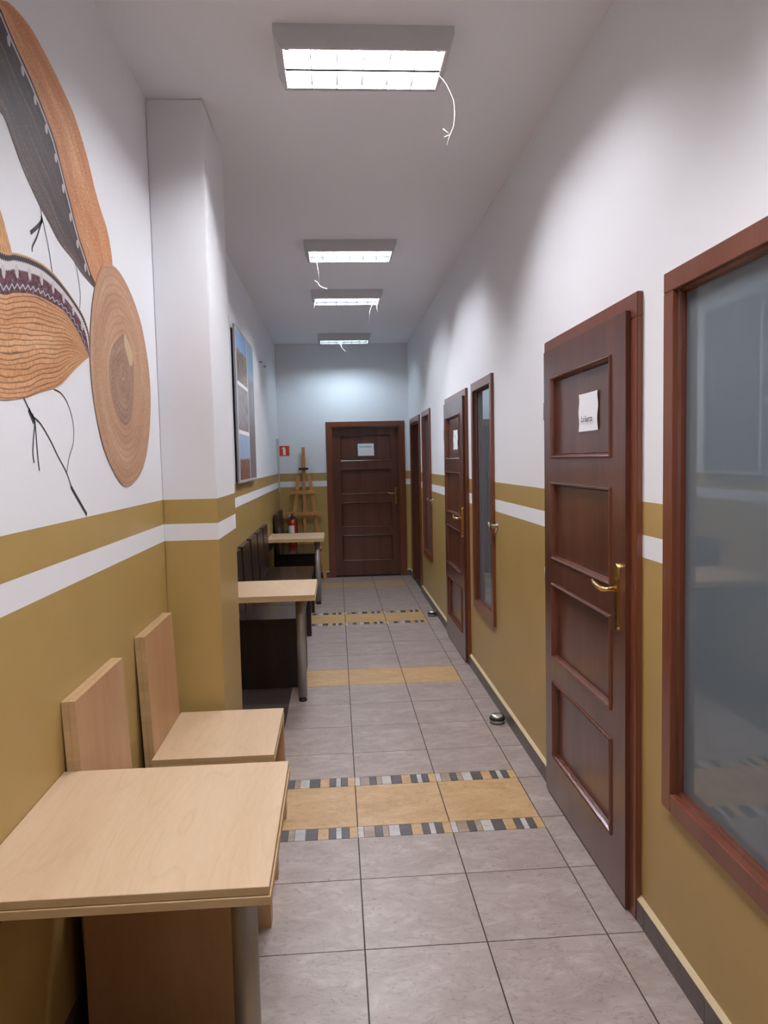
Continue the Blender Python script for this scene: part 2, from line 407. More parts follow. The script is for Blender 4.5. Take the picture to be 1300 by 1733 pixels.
def handle(root, P, u, sgn, z=1.117):
    """long brass back plate, lever pointing to sgn along u"""
    bm = bmesh.new(); pts = []
    w2 = .0135
    outline = [(-w2, .985), (-w2 * .7, .975), (0, .970), (w2 * .7, .975), (w2, .985), (w2 * .8, 1.05), (w2 * .8, 1.15), (w2, 1.185), (w2 * 1.25, 1.193), (w2 * .5, 1.2), (0, 1.204), (-w2 * .5, 1.2), (-w2 * 1.25, 1.193), (-w2, 1.185), (-w2 * .8, 1.15), (-w2 * .8, 1.05)]
    fr = [bm.verts.new(P(u + a, -.009, b)) for a, b in outline]; bk = [bm.verts.new(P(u + a * 1.15, 0, b)) for a, b in outline]
    bm.faces.new(fr); n = len(fr)
    for k in range(n): bm.faces.new((fr[k], fr[(k + 1) % n], bk[(k + 1) % n], bk[k]))
    hd = ob('door_handle', bm, 'brass', parent=root)
    bm = bmesh.new()
    tube(bm, [P(u, -.008, z), P(u, -.03, z), P(u, -.045, z - .001), P(u + sgn * .012, -.054, z - .001), P(u + sgn * .04, -.056, z + .002), P(u + sgn * .075, -.055, z + .006), P(u + sgn * .1, -.052, z + .013), P(u + sgn * .115, -.05, z + .014)],
         [.010, .0085, .0085, .009, .0085, .008, .007, .005], 10)
    ob('lever', bm, 'brass', parent=hd)
    bm = bmesh.new(); tube(bm, [P(u, -.0085, 1.03), P(u, -.0105, 1.03)], .005, 10); box(bm, P(u - .0015, -.0108, 1.012), P(u + .0015, -.009, 1.03)); ob('keyhole', bm, 'black', parent=hd)

def paper(P, u0, u1, v0, v1, text, tu, tv, size, label, flip=1, sag=.006, hand=True):
    """sheet with slightly lifted edges; text as thin raised ink"""
    bm = bmesh.new(); n = 10; g = []
    for i in range(n + 1):
        row = []
        for j in range(n + 1):
            a, b = i / n, j / n
            d = -.0012 - sag * (abs(2 * a - 1) ** 3) * (.4 + .6 * math.sin(b * 5.1 + a * 2) ** 2) * .8
            row.append(bm.verts.new(P(u0 + (u1 - u0) * a + .0015 * math.sin(b * 6), d, v0 + (v1 - v0) * b)))
        g.append(row)
    for i in range(n):
        for j in range(n):
            f = bm.faces.new((g[i][j], g[i + 1][j], g[i + 1][j + 1], g[i][j + 1])); f.smooth = True
    o = ob('paper_sign', bm, 'paper', loc=P((u0 + u1) / 2, 0, v0), recalc=True); tag(o, label, 'sign')
    if text:
        cu = bpy.data.curves.new('t', 'FONT'); cu.body = text; cu.size = size; cu.shear = .35; cu.extrude = .0002; cu.offset = -.0001
        to = bpy.data.objects.new('t', cu); COL.objects.link(to)
        dg = bpy.context.evaluated_depsgraph_get(); me = bpy.data.meshes.new_from_object(to.evaluated_get(dg)); bpy.data.objects.remove(to)
        bm = bmesh.new(); bm.from_mesh(me)
        for v in bm.verts: v.co = Vector(P(tu + flip * v.co.x, -.0062 - v.co.z, tv + v.co.y))
        ob('lettering', bm, 'ink', parent=o, recalc=False)
    return o

# right-hand doors 1 and 2: leaf lies in front of the casing, hinged on the far side
for k in (0, 1):
    y0 = D_Y[k]; y1 = y0 + DOORW
    root = struct(empty('door_%d' % (k + 1), (XR, y0, 0)), ['mahogany panelled door nearest on the right, brass lever handle, paper sign', 'second mahogany panelled door along the right wall'][k])
    Pc = lambda u, d, v: (.972 + d, u, v)
    bm = bmesh.new(); frame_ring(bm, Pc, y0, y1, 0, 2.095, .08, 0, XR - .972 + .002); bev(bm, .003, 2); ob('casing', bm, 'mahog_trim', parent=root)
    Pl = lambda u, d, v: (.956 + d, u, v)
    leaf(root, Pl, y0 + .053, y0 + 1.0, y0 + .178, y0 + .887)
    handle(root, Pl, y0 + .116, 1)
    for z in (.26, 1.02, 1.78):
        bm = bmesh.new(); tube(bm, [(.962, y0 + 1.007, z - .04), (.962, y0 + 1.007, z + .04)], .0075, 10); ob('hinge', bm, 'steel', parent=root)
Pp = lambda u, d, v: (.956 + .018 + d, u, v)
paper(Pp, 2.668, 2.878, 1.669, 1.815, 'La fuerza', 2.850, 1.705, .034, 'white paper sheet reading La fuerza taped to the nearest right-hand door', flip=-1, sag=.006)
paper(Pp, 5.79, 6.00, 1.647, 1.802, 'La', 5.93, 1.745, .032, 'small white paper sheet on the second door of the right wall', flip=-1, sag=.006)
# door 3: closed on the room side, deep reveal towards the corridor
y0 = D_Y[2]; y1 = y0 + DOORW
root = struct(empty('door_3', (XR, y0, 0)), 'farthest door of the right wall, deep dark reveal')
bm = bmesh.new(); frame_ring(bm, lambda u, d, v: (.974 + d, u, v), y0, y1, 0, 2.095, .07, 0, .018); bev(bm, .003, 1); ob('casing', bm, 'mahog_trim', parent=root)
bm = bmesh.new(); frame_ring(bm, lambda u, d, v: (.990 + d, u, v), y0 + .07, y1 - .07, 0, 2.025, .018, 0, .12); ob('jamb', bm, 'mahog', parent=root)
leaf(root, lambda u, d, v: (1.075 + d, u, v), y0 + .088, y1 - .088, y0 + .18, y1 - .18, z1=2.005)
# end door
root = struct(empty('door_4', (.4, YE, 0)), 'mahogany panelled door at the end of the corridor')
PcE = lambda u, d, v: (u, YE - .014 + d, v)
bm = bmesh.new(); frame_ring(bm, PcE, -.125, .933, 0, 2.095, .066, 0, .016); bev(bm, .003, 2); ob('casing', bm, 'mahog_trim', parent=root)
bm = bmesh.new(); frame_ring(bm, PcE, -.060, .868, 0, 2.032, .02, .014, .12); ob('jamb', bm, 'mahog_trim', parent=root)
PlE = lambda u, d, v: (u, YE + .07 + d, v)
leaf(root, PlE, -.038, .846, .062, .752, z1=2.010)
handle(root, PlE, .803, -1)
paper(lambda u, d, v: (u, YE + .07 + .018 + d, v), .302, .520, 1.636, 1.800, 'La aventura', .318, 1.752, .036, 'white paper sheet reading La aventura on the end door', sag=.004)

# ================================================================== WINDOWS (interior, glazed with a tinted pane)
for k, y0 in enumerate(W_Y):
    y1 = y0 + WINW
    root = struct(empty('window_%d' % (k + 1), (XR, y0, .5)), ['large mahogany framed pane nearest on the right wall', 'second mahogany framed pane on the right wall', 'farthest mahogany framed pane on the right wall'][k])
    P = lambda u, d, v: (.974 + d, u, v)
    bm = bmesh.new(); frame_ring(bm, P, y0, y1, .497, 2.100, .058, 0, .020, False); bev(bm, .002, 1)
    fr = ob('window_frame', bm, 'mahog_trim', parent=root)
    bm = bmesh.new(); moulding(bm, P, y0 + .056, y1 - .056, .553, 2.044, [(0, .004), (0, .016), (.004, .020), (.010, .024), (.013, .032), (.013, .05)]); ob('glazing_bead', bm, 'mahog_mould', parent=fr)
    bm = bmesh.new(); box(bm, (1.012, y0 + .052, .548), (1.020, y1 - .052, 2.048)); ob('pane', bm, 'pane', parent=root)

# ================================================================== CEILING LAMPS
def make_lamp(y, colr, k, label):
    t = thing('ceiling_light', (.142, y + .15, ZC), label, 'ceiling light', 'louvred fluorescent ceiling lights')
    x0, x1, y1 = -.184, .468, y + .31; zb = ZC - .082; zl = ZC - .028
    xi0, xi1, yi0, yi1 = -.150, .434, y + .012, y + .298
    bm = bmesh.new()
    def ring(a, b, c, d, z): return [bm.verts.new(p) for p in ((a, c, z), (b, c, z), (b, d, z), (a, d, z))]
    R_ = [ring(x0, x1, y, y1, ZC), ring(x0, x1, y, y1, zl), ring(xi0 - .008, xi1 + .008, y + .003, y1 - .003, zb), ring(xi0, xi1, yi0, yi1, zb), ring(xi0, xi1, yi0, yi1, ZC - .004)]
    for a, b in zip(R_, R_[1:]):
        for q in range(4): bm.faces.new((a[q], a[(q + 1) % 4], b[(q + 1) % 4], b[q]))
    bm.faces.new(R_[-1])
    ob('housing', bm, 'lampbody', parent=t, recalc=False)
    # W-shaped reflector
    bm = bmesh.new(); ys = [yi0 + .001, y + .04, y + .085, y + .13, y + .155, y + .18, y + .225, y + .27, yi1 - .001]; zs = [zb + .004, ZC - .022, ZC - .012, ZC - .022, ZC - .05, ZC - .022, ZC - .012, ZC - .022, zb + .004]
    a = [bm.verts.new((xi0 + .002, yy, zz)) for yy, zz in zip(ys, zs)]; b = [bm.verts.new((xi1 - .002, yy, zz)) for yy, zz in zip(ys, zs)]
    for q in range(len(ys) - 1): bm.faces.new((a[q], a[q + 1], b[q + 1], b[q]))
    ob('reflector', bm, 'reflector', parent=t)
    em = plain('tube_%d' % int(y * 100), (.9, .9, .9), .5, emit=(colr, TUBE * k))
    for yy in (y + .085, y + .225):
        bm = bmesh.new(); tube(bm, [(xi0 + .02, yy, ZC - .034), (xi1 - .02, yy, ZC - .034)], .0125, 10)
        ob('fluorescent_tube', bm, em, parent=t)
    bm = bmesh.new()
    for q in range(1, 6):
        xx = xi0 + (xi1 - xi0) * q / 6
        for (ya, yb) in ((yi0, y + .148), (y + .162, yi1)):
            box(bm, (xx - .0012, ya, zb + .002), (xx + .0012, yb, zb + .040))
    for yy in (yi0 + .006, y + .149, y + .161, yi1 - .006): box(bm, (xi0, yy - .001, zb + .002), (xi1, yy + .001, zb + .042))
    ob('louvre', bm, 'louvre', parent=t)
    return t
def cord(t, pts, r=.0016):
    for pl in pts:
        bm = bmesh.new(); tube(bm, pl, r, 6); ob('cord', bm, 'cable', parent=t)
names = ['nearest ceiling light in view, two bright tubes and a long white cord hanging right', 'second ceiling light, white cord with frayed ends hanging at its left',
         'third ceiling light, between two others, short cords at both ends', 'farthest ceiling light, close to the end wall',
         'ceiling light directly overhead, just in front of the near table and out of frame', 'rearmost ceiling light behind the camera']
lamps = [make_lamp(y, c, k, names[i]) for i, (y, c, k) in enumerate(LAMPS)]
cord(lamps[0], [[(.432, 2.90, 3.045), (.462, 2.90, 3.01), (.49, 2.9, 2.95), (.494, 2.9, 2.90), (.488, 2.9, 2.85), (.474, 2.9, 2.821), (.460, 2.9, 2.781)], [(.474, 2.9, 2.821), (.447, 2.9, 2.842)], [(.474, 2.9, 2.821), (.452, 2.9, 2.812)]])
cord(lamps[1], [[(-.10, 5.4, 3.05), (-.098, 5.4, 3.0), (-.088, 5.4, 2.93), (-.084, 5.4, 2.85)]])
cord(lamps[1], [[(-.115, 5.4, 2.872), (-.095, 5.4, 2.858), (-.082, 5.4, 2.834), (-.055, 5.4, 2.82), (-.03, 5.4, 2.816)]], .003)
cord(lamps[2], [[(.382, 6.9, 3.045), (.375, 6.9, 3.01), (.350, 6.9, 2.95), (.345, 6.9, 2.84)]])
cord(lamps[2], [[(.418, 6.9, 3.05), (.416, 6.9, 2.99), (.426, 6.9, 2.944)], [(-.155, 6.9, 3.05), (-.158, 6.9, 3.01), (-.166, 6.9, 2.98)]], .003)
cord(lamps[3], [[(.081, 9.2, 3.045), (.101, 9.2, 2.99), (.125, 9.2, 2.955), (.158, 9.2, 2.92)], [(.112, 9.2, 3.045), (.115, 9.2, 2.98)]], .003)

# ================================================================== TABLES
def make_table(y0, y1, label, leg_xy, x1=-.150, zt=.745):
    t = thing('table', ((XL + x1) / 2, (y0 + y1) / 2, 0), label, 'table', 'light wall-mounted tables on one steel leg')
    bm = bmesh.new(); box(bm, (XL + .001, y0 + .003, zt - .018), (x1 - .003, y1, zt)); bev(bm, .0012, 1); edge_band(bm)
    ob('table_top', bm, ['beech', 'beech_edge'], parent=t, loc=(XL, y0 * 1.7, zt))
    bm = bmesh.new(); box(bm, (XL + .001, y0, zt - .0375), (x1, y1, zt - .019)); bev(bm, .0012, 1)
    ob('lower_board', bm, 'beech_edge', parent=t)
    lx, ly = leg_xy
    bm = bmesh.new(); lathe(bm, (lx, ly, 0), [(.030, .03), (.030, zt - .045)], 28)
    lg = ob('leg', bm, 'steel', parent=t)
    bm = bmesh.new(); lathe(bm, (lx, ly, 0), [(.024, 0), (.027, .003), (.027, .012), (.021, .016), (.021, .022), (.026, .026), (.026, .031)], 24); ob('leg_foot', bm, 'rubber', parent=lg)
    bm = bmesh.new(); lathe(bm, (lx, ly, 0), [(.045, zt - .0455), (.045, zt - .0376)], 24); ob('leg_flange', bm, 'steel', parent=lg)
    for yy in (y0 + .1, y1 - .1):
        bm = bmesh.new(); hexa(bm, [(XL, yy - .012, zt - .15), (XL + .006, yy - .012, zt - .15), (XL + .006, yy + .012, zt - .15), (XL, yy + .012, zt - .15), (XL, yy - .012, zt - .038), (XL + .11, yy - .012, zt - .038), (XL + .11, yy + .012, zt - .038), (XL, yy + .012, zt - .038)])
        ob('bracket', bm, 'black', parent=t)
    return t
make_table(1.395, 2.003, 'light beech table nearest the camera, in front of two light chairs', (-.237, 1.63))
make_table(4.545, 5.160, 'light beech table just beyond the wall pier, before the dark benches', (-.258, 4.775))
make_table(7.925, 8.575, 'light beech table farthest away, between two dark benches', (-.228, 8.06))

# ================================================================== CHAIRS AND BENCHES
def make_seat(name, y0, wd, backs, seat_m, side_m, edge_m, label, cat, group, zs=.487, dx=0.0, zb=.938):
    """panel seat: two side panels, layered seat, tall back slabs leaning lightly on the wall"""
    xb, xf = XL + .056 + dx, -.258 + dx * .5
    t = thing(name, ((xb + xf) / 2, y0 + wd / 2, 0), label, cat, group)
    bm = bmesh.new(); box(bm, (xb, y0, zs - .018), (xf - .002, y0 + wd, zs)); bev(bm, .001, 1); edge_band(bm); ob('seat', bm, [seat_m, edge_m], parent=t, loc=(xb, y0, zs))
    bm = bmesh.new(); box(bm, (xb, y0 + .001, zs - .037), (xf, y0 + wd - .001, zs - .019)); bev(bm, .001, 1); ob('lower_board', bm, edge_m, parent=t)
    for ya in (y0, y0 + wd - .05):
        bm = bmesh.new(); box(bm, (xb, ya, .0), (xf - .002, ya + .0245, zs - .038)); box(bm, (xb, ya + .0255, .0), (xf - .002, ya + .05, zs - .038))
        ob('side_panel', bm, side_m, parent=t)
    for ya, yb in backs:
        for (o0, o1, nm) in ((0, .0185, 'back_board'), (.0192, .0375, 'backrest')):
            bm = bmesh.new(); zl = .03; l0, l1 = XL + .018 + dx, XL + .0015 + dx
            k = (zb - zl) / (zb - zs)
            l0 = l1 + (XL + .0185 + dx - l1) * k
            hexa(bm, [(l0 + o0, ya, zl), (l0 + o1, ya, zl), (l0 + o1, yb, zl), (l0 + o0, yb, zl), (l1 + o0, ya, zb), (l1 + o1, ya, zb), (l1 + o1, yb, zb), (l1 + o0, yb, zb)])
            # edge band colour on top and near side
            bmesh.ops.recalc_face_normals(bm, faces=bm.faces)
            for f in bm.faces:
                f.material_index = 0 if abs(f.normal.x) > .7 else 1
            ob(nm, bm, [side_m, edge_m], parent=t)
    return t
g1 = 'light beech chairs by the near table'
make_seat('chair', 1.936, .52, [(2.005, 2.455)], 'beech', 'beech_v', 'beech_edge', 'light beech chair mostly hidden under the near table, only its backrest rising behind', 'chair', g1)
make_seat('chair', 2.690, .52, [(2.735, 3.185)], 'beech', 'beech_v', 'beech_edge', 'light beech chair with open seat, between the near table and the pier', 'chair', g1)
g2 = 'dark brown seats along the left wall'
make_seat('chair', 5.070, .50, [(5.17, 5.52)], 'wenge', 'wenge_v', 'wenge_v', 'dark brown chair right behind the middle light table', 'chair', g2)
make_seat('bench', 5.580, 1.03, [(5.61, 6.05), (6.17, 6.60)], 'wenge', 'wenge_v', 'wenge_v', 'dark brown double bench, middle of the dark row, beyond the single dark chair', 'bench', g2)
make_seat('bench', 6.620, 1.02, [(6.68, 7.11), (7.19, 7.62)], 'wenge', 'wenge_v', 'wenge_v', 'dark brown double bench just before the farthest light table', 'bench', g2)
make_seat('bench', 8.680, 1.03, [(8.72, 9.14), (9.23, 9.66)], 'wenge', 'wenge_v', 'wenge_v', 'dark brown double bench at the corridor end, in front of the easel', 'bench', g2, dx=.014, zb=.955)

# ================================================================== MURAL ON THE LEFT WALL (flat print)
def straw(name, c0, c1, c2, nring, wob, line=.35, seg=260, radial=False):
    m, nt, b = mat(name)
    uv = N(nt, 'ShaderNodeUVMap'); s = N(nt, 'ShaderNodeSeparateXYZ'); L(nt, uv.outputs[0], s.inputs[0])
    no = N(nt, 'ShaderNodeTexNoise'); no.inputs['Scale'].default_value = 4; no.inputs['Detail'].default_value = 4; L(nt, uv.outputs[0], no.inputs['Vector'])
    m1 = N(nt, 'ShaderNodeMath', operation='MULTIPLY_ADD'); m1.inputs[1].default_value = wob; L(nt, no.outputs['Fac'], m1.inputs[0]); L(nt, s.outputs['Y'], m1.inputs[2])
    m2 = N(nt, 'ShaderNodeMath', operation='MULTIPLY'); m2.inputs[1].default_value = nring; L(nt, m1.outputs[0], m2.inputs[0])
    fr = N(nt, 'ShaderNodeMath', operation='FRACT'); L(nt, m2.outputs[0], fr.inputs[0])
    rr = ramp(nt, [(0, (1 - line,) * 3), (.16, (1, 1, 1)), (.8, (1, 1, 1)), (1.0, (1 - line * .9,) * 3)]); L(nt, fr.outputs[0], rr.inputs[0])
    # straw stitches along the ring
    m3 = N(nt, 'ShaderNodeMath', operation='MULTIPLY'); m3.inputs[1].default_value = seg; L(nt, s.outputs['X'], m3.inputs[0])
    cb = N(nt, 'ShaderNodeCombineXYZ'); L(nt, m3.outputs[0], cb.inputs[0]); L(nt, m2.outputs[0], cb.inputs[1])
    n2 = N(nt, 'ShaderNodeTexNoise'); n2.inputs['Scale'].default_value = 1.0; n2.inputs['Detail'].default_value = 2; L(nt, cb.outputs[0], n2.inputs['Vector'])
    n3 = N(nt, 'ShaderNodeTexNoise'); n3.inputs['Scale'].default_value = 3.2; n3.inputs['Detail'].default_value = 3; L(nt, uv.outputs[0], n3.inputs['Vector'])
    mx = N(nt, 'ShaderNodeMix'); mx.inputs[0].default_value = .5; L(nt, n2.outputs['Fac'], mx.inputs[2]); L(nt, n3.outputs['Fac'], mx.inputs[3])
    cr = ramp(nt, [(.33, c0), (.5, c1), (.66, c2)]); L(nt, mx.outputs[0], cr.inputs[0])
    ml = N(nt, 'ShaderNodeMix', data_type='RGBA', blend_type='MULTIPLY'); ml.inputs[0].default_value = 1
    L(nt, cr.outputs[0], ml.inputs[6]); L(nt, rr.outputs[0], ml.inputs[7]); L(nt, ml.outputs[2], b.inputs['Base Color'])
    b.inputs['Roughness'].default_value = .7; b.inputs['Specular IOR Level'].default_value = .3
    return m
def black_brim():
    m, nt, b = mat('print_dark_brim')
    uv = N(nt, 'ShaderNodeUVMap'); mp = N(nt, 'ShaderNodeMapping'); mp.inputs['Scale'].default_value = (4, 26, 1); L(nt, uv.outputs[0], mp.inputs[0])
    no = N(nt, 'ShaderNodeTexNoise'); no.inputs['Scale'].default_value = 1; no.inputs['Detail'].default_value = 5; L(nt, mp.outputs[0], no.inputs['Vector'])
    mp2 = N(nt, 'ShaderNodeMapping'); mp2.inputs['Scale'].default_value = (220, 60, 1); L(nt, uv.outputs[0], mp2.inputs[0])
    n2 = N(nt, 'ShaderNodeTexNoise'); n2.inputs['Scale'].default_value = 1; n2.inputs['Detail'].default_value = 2; L(nt, mp2.outputs[0], n2.inputs['Vector'])
    mx = N(nt, 'ShaderNodeMix'); mx.inputs[0].default_value = .45; L(nt, no.outputs['Fac'], mx.inputs[2]); L(nt, n2.outputs['Fac'], mx.inputs[3])
    r = ramp(nt, [(.36, (.018, .014, .015)), (.52, (.052, .040, .040)), (.68, (.22, .17, .16))]); L(nt, mx.outputs[0], r.inputs[0])
    # band towards the trim (v -> 0): bluish black, with a brownish line
    s = N(nt, 'ShaderNodeSeparateXYZ'); L(nt, uv.outputs[0], s.inputs[0])
    r2 = ramp(nt, [(.0, (.5, .48, .55)), (.30, (.55, .52, .6)), (.33, (1.9, 1.25, 1.1)), (.36, (1, .85, .8)), (.7, (.9, .8, .78)), (1.0, (2.2, 1.8, 1.65))]); L(nt, s.outputs['Y'], r2.inputs[0])
    ml = N(nt, 'ShaderNodeMix', data_type='RGBA', blend_type='MULTIPLY'); ml.inputs[0].default_value = 1
    L(nt, r.outputs[0], ml.inputs[6]); L(nt, r2.outputs[0], ml.inputs[7]); L(nt, ml.outputs[2], b.inputs['Base Color'])
    b.inputs['Roughness'].default_value = .6
    return m
def embroidery():
    """across v: dark zigzag edge, white with drops, burgundy loops, white waves, dark edge"""
    m, nt, b = mat('print_embroidered_band')
    uv = N(nt, 'ShaderNodeUVMap'); s = N(nt, 'ShaderNodeSeparateXYZ'); L(nt, uv.outputs[0], s.inputs[0])
    def wave(freq, amp, out=s.outputs['Y'], tri=True, shift=0):
        a = N(nt, 'ShaderNodeMath', operation='MULTIPLY_ADD'); a.inputs[1].default_value = freq; a.inputs[2].default_value = shift; L(nt, s.outputs['X'], a.inputs[0])
        p = N(nt, 'ShaderNodeMath', operation='PINGPONG'); p.inputs[1].default_value = .5; L(nt, a.outputs[0], p.inputs[0])
        q = N(nt, 'ShaderNodeMath', operation='MULTIPLY_ADD'); q.inputs[1].default_value = amp; L(nt, p.outputs[0], q.inputs[0]); L(nt, out, q.inputs[2])
        return q.outputs[0]
    v = wave(150, .10)
    base = ramp(nt, [(.0, (.55, .33, .17)), (.075, (.03, .018, .02)), (.20, (.035, .02, .024)), (.22, (.62, .58, .58)), (.42, (.60, .56, .57)), (.44, (.045, .014, .02)), (.78, (.03, .022, .034)), (.90, (.022, .015, .018)), (.99, (.03, .02, .02))])
    base.color_ramp.interpolation = 'CONSTANT'; L(nt, v, base.inputs[0])
    # reddish / bluish threads inside the dark part
    mp = N(nt, 'ShaderNodeMapping'); mp.inputs['Scale'].default_value = (60, 5, 1); L(nt, uv.outputs[0], mp.inputs[0])
    no = N(nt, 'ShaderNodeTexNoise'); no.inputs['Scale'].default_value = 1.3; no.inputs['Detail'].default_value = 4; L(nt, mp.outputs[0], no.inputs['Vector'])
    th = ramp(nt, [(.44, (0, 0, 0)), (.52, (.14, .02, .025)), (.57, (.01, .01, .03)), (.66, (.20, .15, .22))]); L(nt, no.outputs['Fac'], th.inputs[0])
    g0 = N(nt, 'ShaderNodeMath', operation='GREATER_THAN'); g0.inputs[1].default_value = .42; L(nt, v, g0.inputs[0])
    ad = N(nt, 'ShaderNodeMix', data_type='RGBA', blend_type='ADD'); L(nt, g0.outputs[0], ad.inputs[0]); L(nt, base.outputs[0], ad.inputs[6]); L(nt, th.outputs[0], ad.inputs[7])
    # white wavy line near the inner edge
    w2 = wave(46, .26); sb = N(nt, 'ShaderNodeMath', operation='SUBTRACT'); sb.inputs[1].default_value = .90; L(nt, w2, sb.inputs[0])
    ab = N(nt, 'ShaderNodeMath', operation='ABSOLUTE'); L(nt, sb.outputs[0], ab.inputs[0])
    lt = N(nt, 'ShaderNodeMath', operation='LESS_THAN'); lt.inputs[1].default_value = .022; L(nt, ab.outputs[0], lt.inputs[0])
    mw = N(nt, 'ShaderNodeMix', data_type='RGBA'); L(nt, lt.outputs[0], mw.inputs[0]); L(nt, ad.outputs[2], mw.inputs[6]); mw.inputs[7].default_value = (.55, .5, .53, 1)
    L(nt, mw.outputs[2], b.inputs['Base Color']); b.inputs['Roughness'].default_value = .7
    return m
HAT = {
 'A_out': [(1.40, 2.38), (1.60, 2.55), (1.75, 2.635), (1.874, 2.683), (1.908, 2.701), (1.976, 2.716), (2.055, 2.721), (2.123, 2.710), (2.204, 2.693), (2.269, 2.673), (2.360, 2.640), (2.460, 2.563), (2.528, 2.482), (2.581, 2.433), (2.638, 2.393), (2.675, 2.334), (2.686, 2.276), (2.667, 2.241)],
 'A_in': [(1.40, 2.37), (1.60, 2.54), (1.75, 2.62), (1.872, 2.663), (1.886, 2.654), (1.947, 2.622), (2.013, 2.595), (2.083, 2.559), (2.138, 2.523), (2.189, 2.489), (2.233, 2.426), (2.285, 2.361), (2.334, 2.290), (2.394, 2.237), (2.438, 2.193), (2.491, 2.165)],
 'B_l': [(1.40, 2.36), (1.55, 2.40), (1.70, 2.425), (1.839, 2.410), (1.868, 2.400), (1.912, 2.359), (1.958, 2.321), (2.043, 2.270), (2.099, 2.247), (2.180, 2.210), (2.280, 2.191), (2.368, 2.167), (2.472, 2.153)],
 'C_out': [(1.0, 1.80), (1.06, 1.93), (1.2, 2.02), (1.5, 2.065), (1.796, 2.080), (1.860, 2.094), (1.904, 2.102), (1.965, 2.110), (2.061, 2.114), (2.164, 2.100), (2.276, 2.067), (2.349, 2.037), (2.391, 1.996), (2.394, 1.945), (2.385, 1.922)],
 'C_in': [(1.0, 1.80), (1.1, 1.87), (1.3, 1.93), (1.55, 1.965), (1.782, 1.978), (1.847, 1.995), (1.916, 2.010), (1.990, 2.021), (2.089, 2.023), (2.175, 2.020), (2.242, 2.003), (2.312, 1.968), (2.355, 1.936), (2.385, 1.918)],
 'C_bot': [(1.0, 1.80), (1.2, 1.745), (1.5, 1.725), (1.751, 1.733), (1.813, 1.739), (1.898, 1.751), (1.974, 1.770), (2.086, 1.793), (2.145, 1.812), (2.220, 1.848), (2.327, 1.896), (2.385, 1.918)],
 'crown': [(1.55, 2.06), (1.58, 2.22), (1.64, 2.31), (1.72, 2.31), (1.808, 2.174), (1.826, 2.149), (1.839, 2.125), (1.854, 2.099), (1.859, 2.085)],
 'D_o': [(2.611, 2.263), (2.693, 2.278), (2.776, 2.272), (2.887, 2.237), (2.995, 2.175), (3.066, 2.100), (3.123, 1.984), (3.137, 1.871), (3.110, 1.754), (3.053, 1.649), (2.974, 1.570), (2.872, 1.523), (2.746, 1.500), (2.660, 1.513), (2.570, 1.563), (2.489, 1.629), (2.432, 1.718), (2.399, 1.813), (2.390, 1.913), (2.410, 2.016), (2.453, 2.121), (2.506, 2.195), (2.556, 2.240)],
 'D_c': [(2.784, 2.058), (2.846, 2.040), (2.892, 1.981), (2.882, 1.874), (2.837, 1.766), (2.765, 1.723), (2.680, 1.736), (2.600, 1.799), (2.576, 1.891), (2.620, 1.977), (2.710, 2.030)],
 'D_p': [(2.784, 2.056), (2.824, 2.045), (2.885, 1.998), (2.878, 1.960), (2.841, 1.950), (2.806, 1.986), (2.780, 2.014)]}
STR = [([(1.879, 1.748), (1.915, 1.715), (1.926, 1.705), (1.973, 1.690), (2.035, 1.648), (2.084, 1.605), (2.142, 1.559), (2.176, 1.514)], .0055), ([(2.170, 1.520), (2.176, 1.514), (2.233, 1.472), (2.293, 1.428)], .012),
       ([(2.079, 1.788), (2.127, 1.783), (2.171, 1.763), (2.206, 1.724), (2.217, 1.680), (2.204, 1.640), (2.168, 1.603), (2.142, 1.559)], .0042), ([(1.925, 1.712), (1.938, 1.691), (1.926, 1.653), (1.916, 1.612), (1.921, 1.587)], .0065),
       ([(1.938, 1.695), (1.941, 1.678), (1.945, 1.608), (1.951, 1.567)], .0065), ([(1.905, 1.722), (1.935, 1.69)], .014), ([(2.050, 2.295), (2.059, 2.245), (2.071, 2.223), (2.095, 2.175), (2.115, 2.105)], .0045),
       ([(2.059, 2.243), (2.052, 2.226), (2.020, 2.202), (1.977, 2.175)], .011), ([(2.062, 2.238), (2.046, 2.215), (2.017, 2.176), (1.986, 2.144), (1.982, 2.129)], .007), ([(2.290, 2.201), (2.319, 2.158), (2.334, 2.099), (2.321, 2.055)], .0042)]
def resample(pl, n, closed=False):
    pl = [Vector(p) for p in pl]
    if closed: pl = pl + [pl[0]]
    # Catmull-Rom smoothing, then even steps
    q = []
    m_ = len(pl)
    for i in range(m_ - 1):
        if closed: p0, p3 = pl[i - 1] if i else pl[-2], pl[(i + 2)] if i + 2 < m_ else pl[1]
        else: p0, p3 = pl[max(i - 1, 0)], pl[min(i + 2, m_ - 1)]
        p1, p2 = pl[i], pl[i + 1]
        for s_ in range(8):
            t = s_ / 8
            q.append(.5 * ((2 * p1) + (p2 - p0) * t + (2 * p0 - 5 * p1 + 4 * p2 - p3) * t * t + (3 * p1 - p0 - 3 * p2 + p3) * t ** 3))
    q.append(pl[-1]); ln = [0]
    for a, b in zip(q, q[1:]): ln.append(ln[-1] + (b - a).length)
    out = []; j = 0; cnt = n if closed else n - 1
    for i in range(n):
        d = ln[-1] * i / cnt
        while j < len(q) - 2 and ln[j + 1] < d: j += 1
        t = (d - ln[j]) / max(1e-9, ln[j + 1] - ln[j]); out.append(q[j].lerp(q[j + 1], min(1, max(0, t))))
    return out
mural = thing('hat_mural', (XL, 2.1, Z1), 'large wall print of woven sombreros and straw hats on the left wall', 'mural')
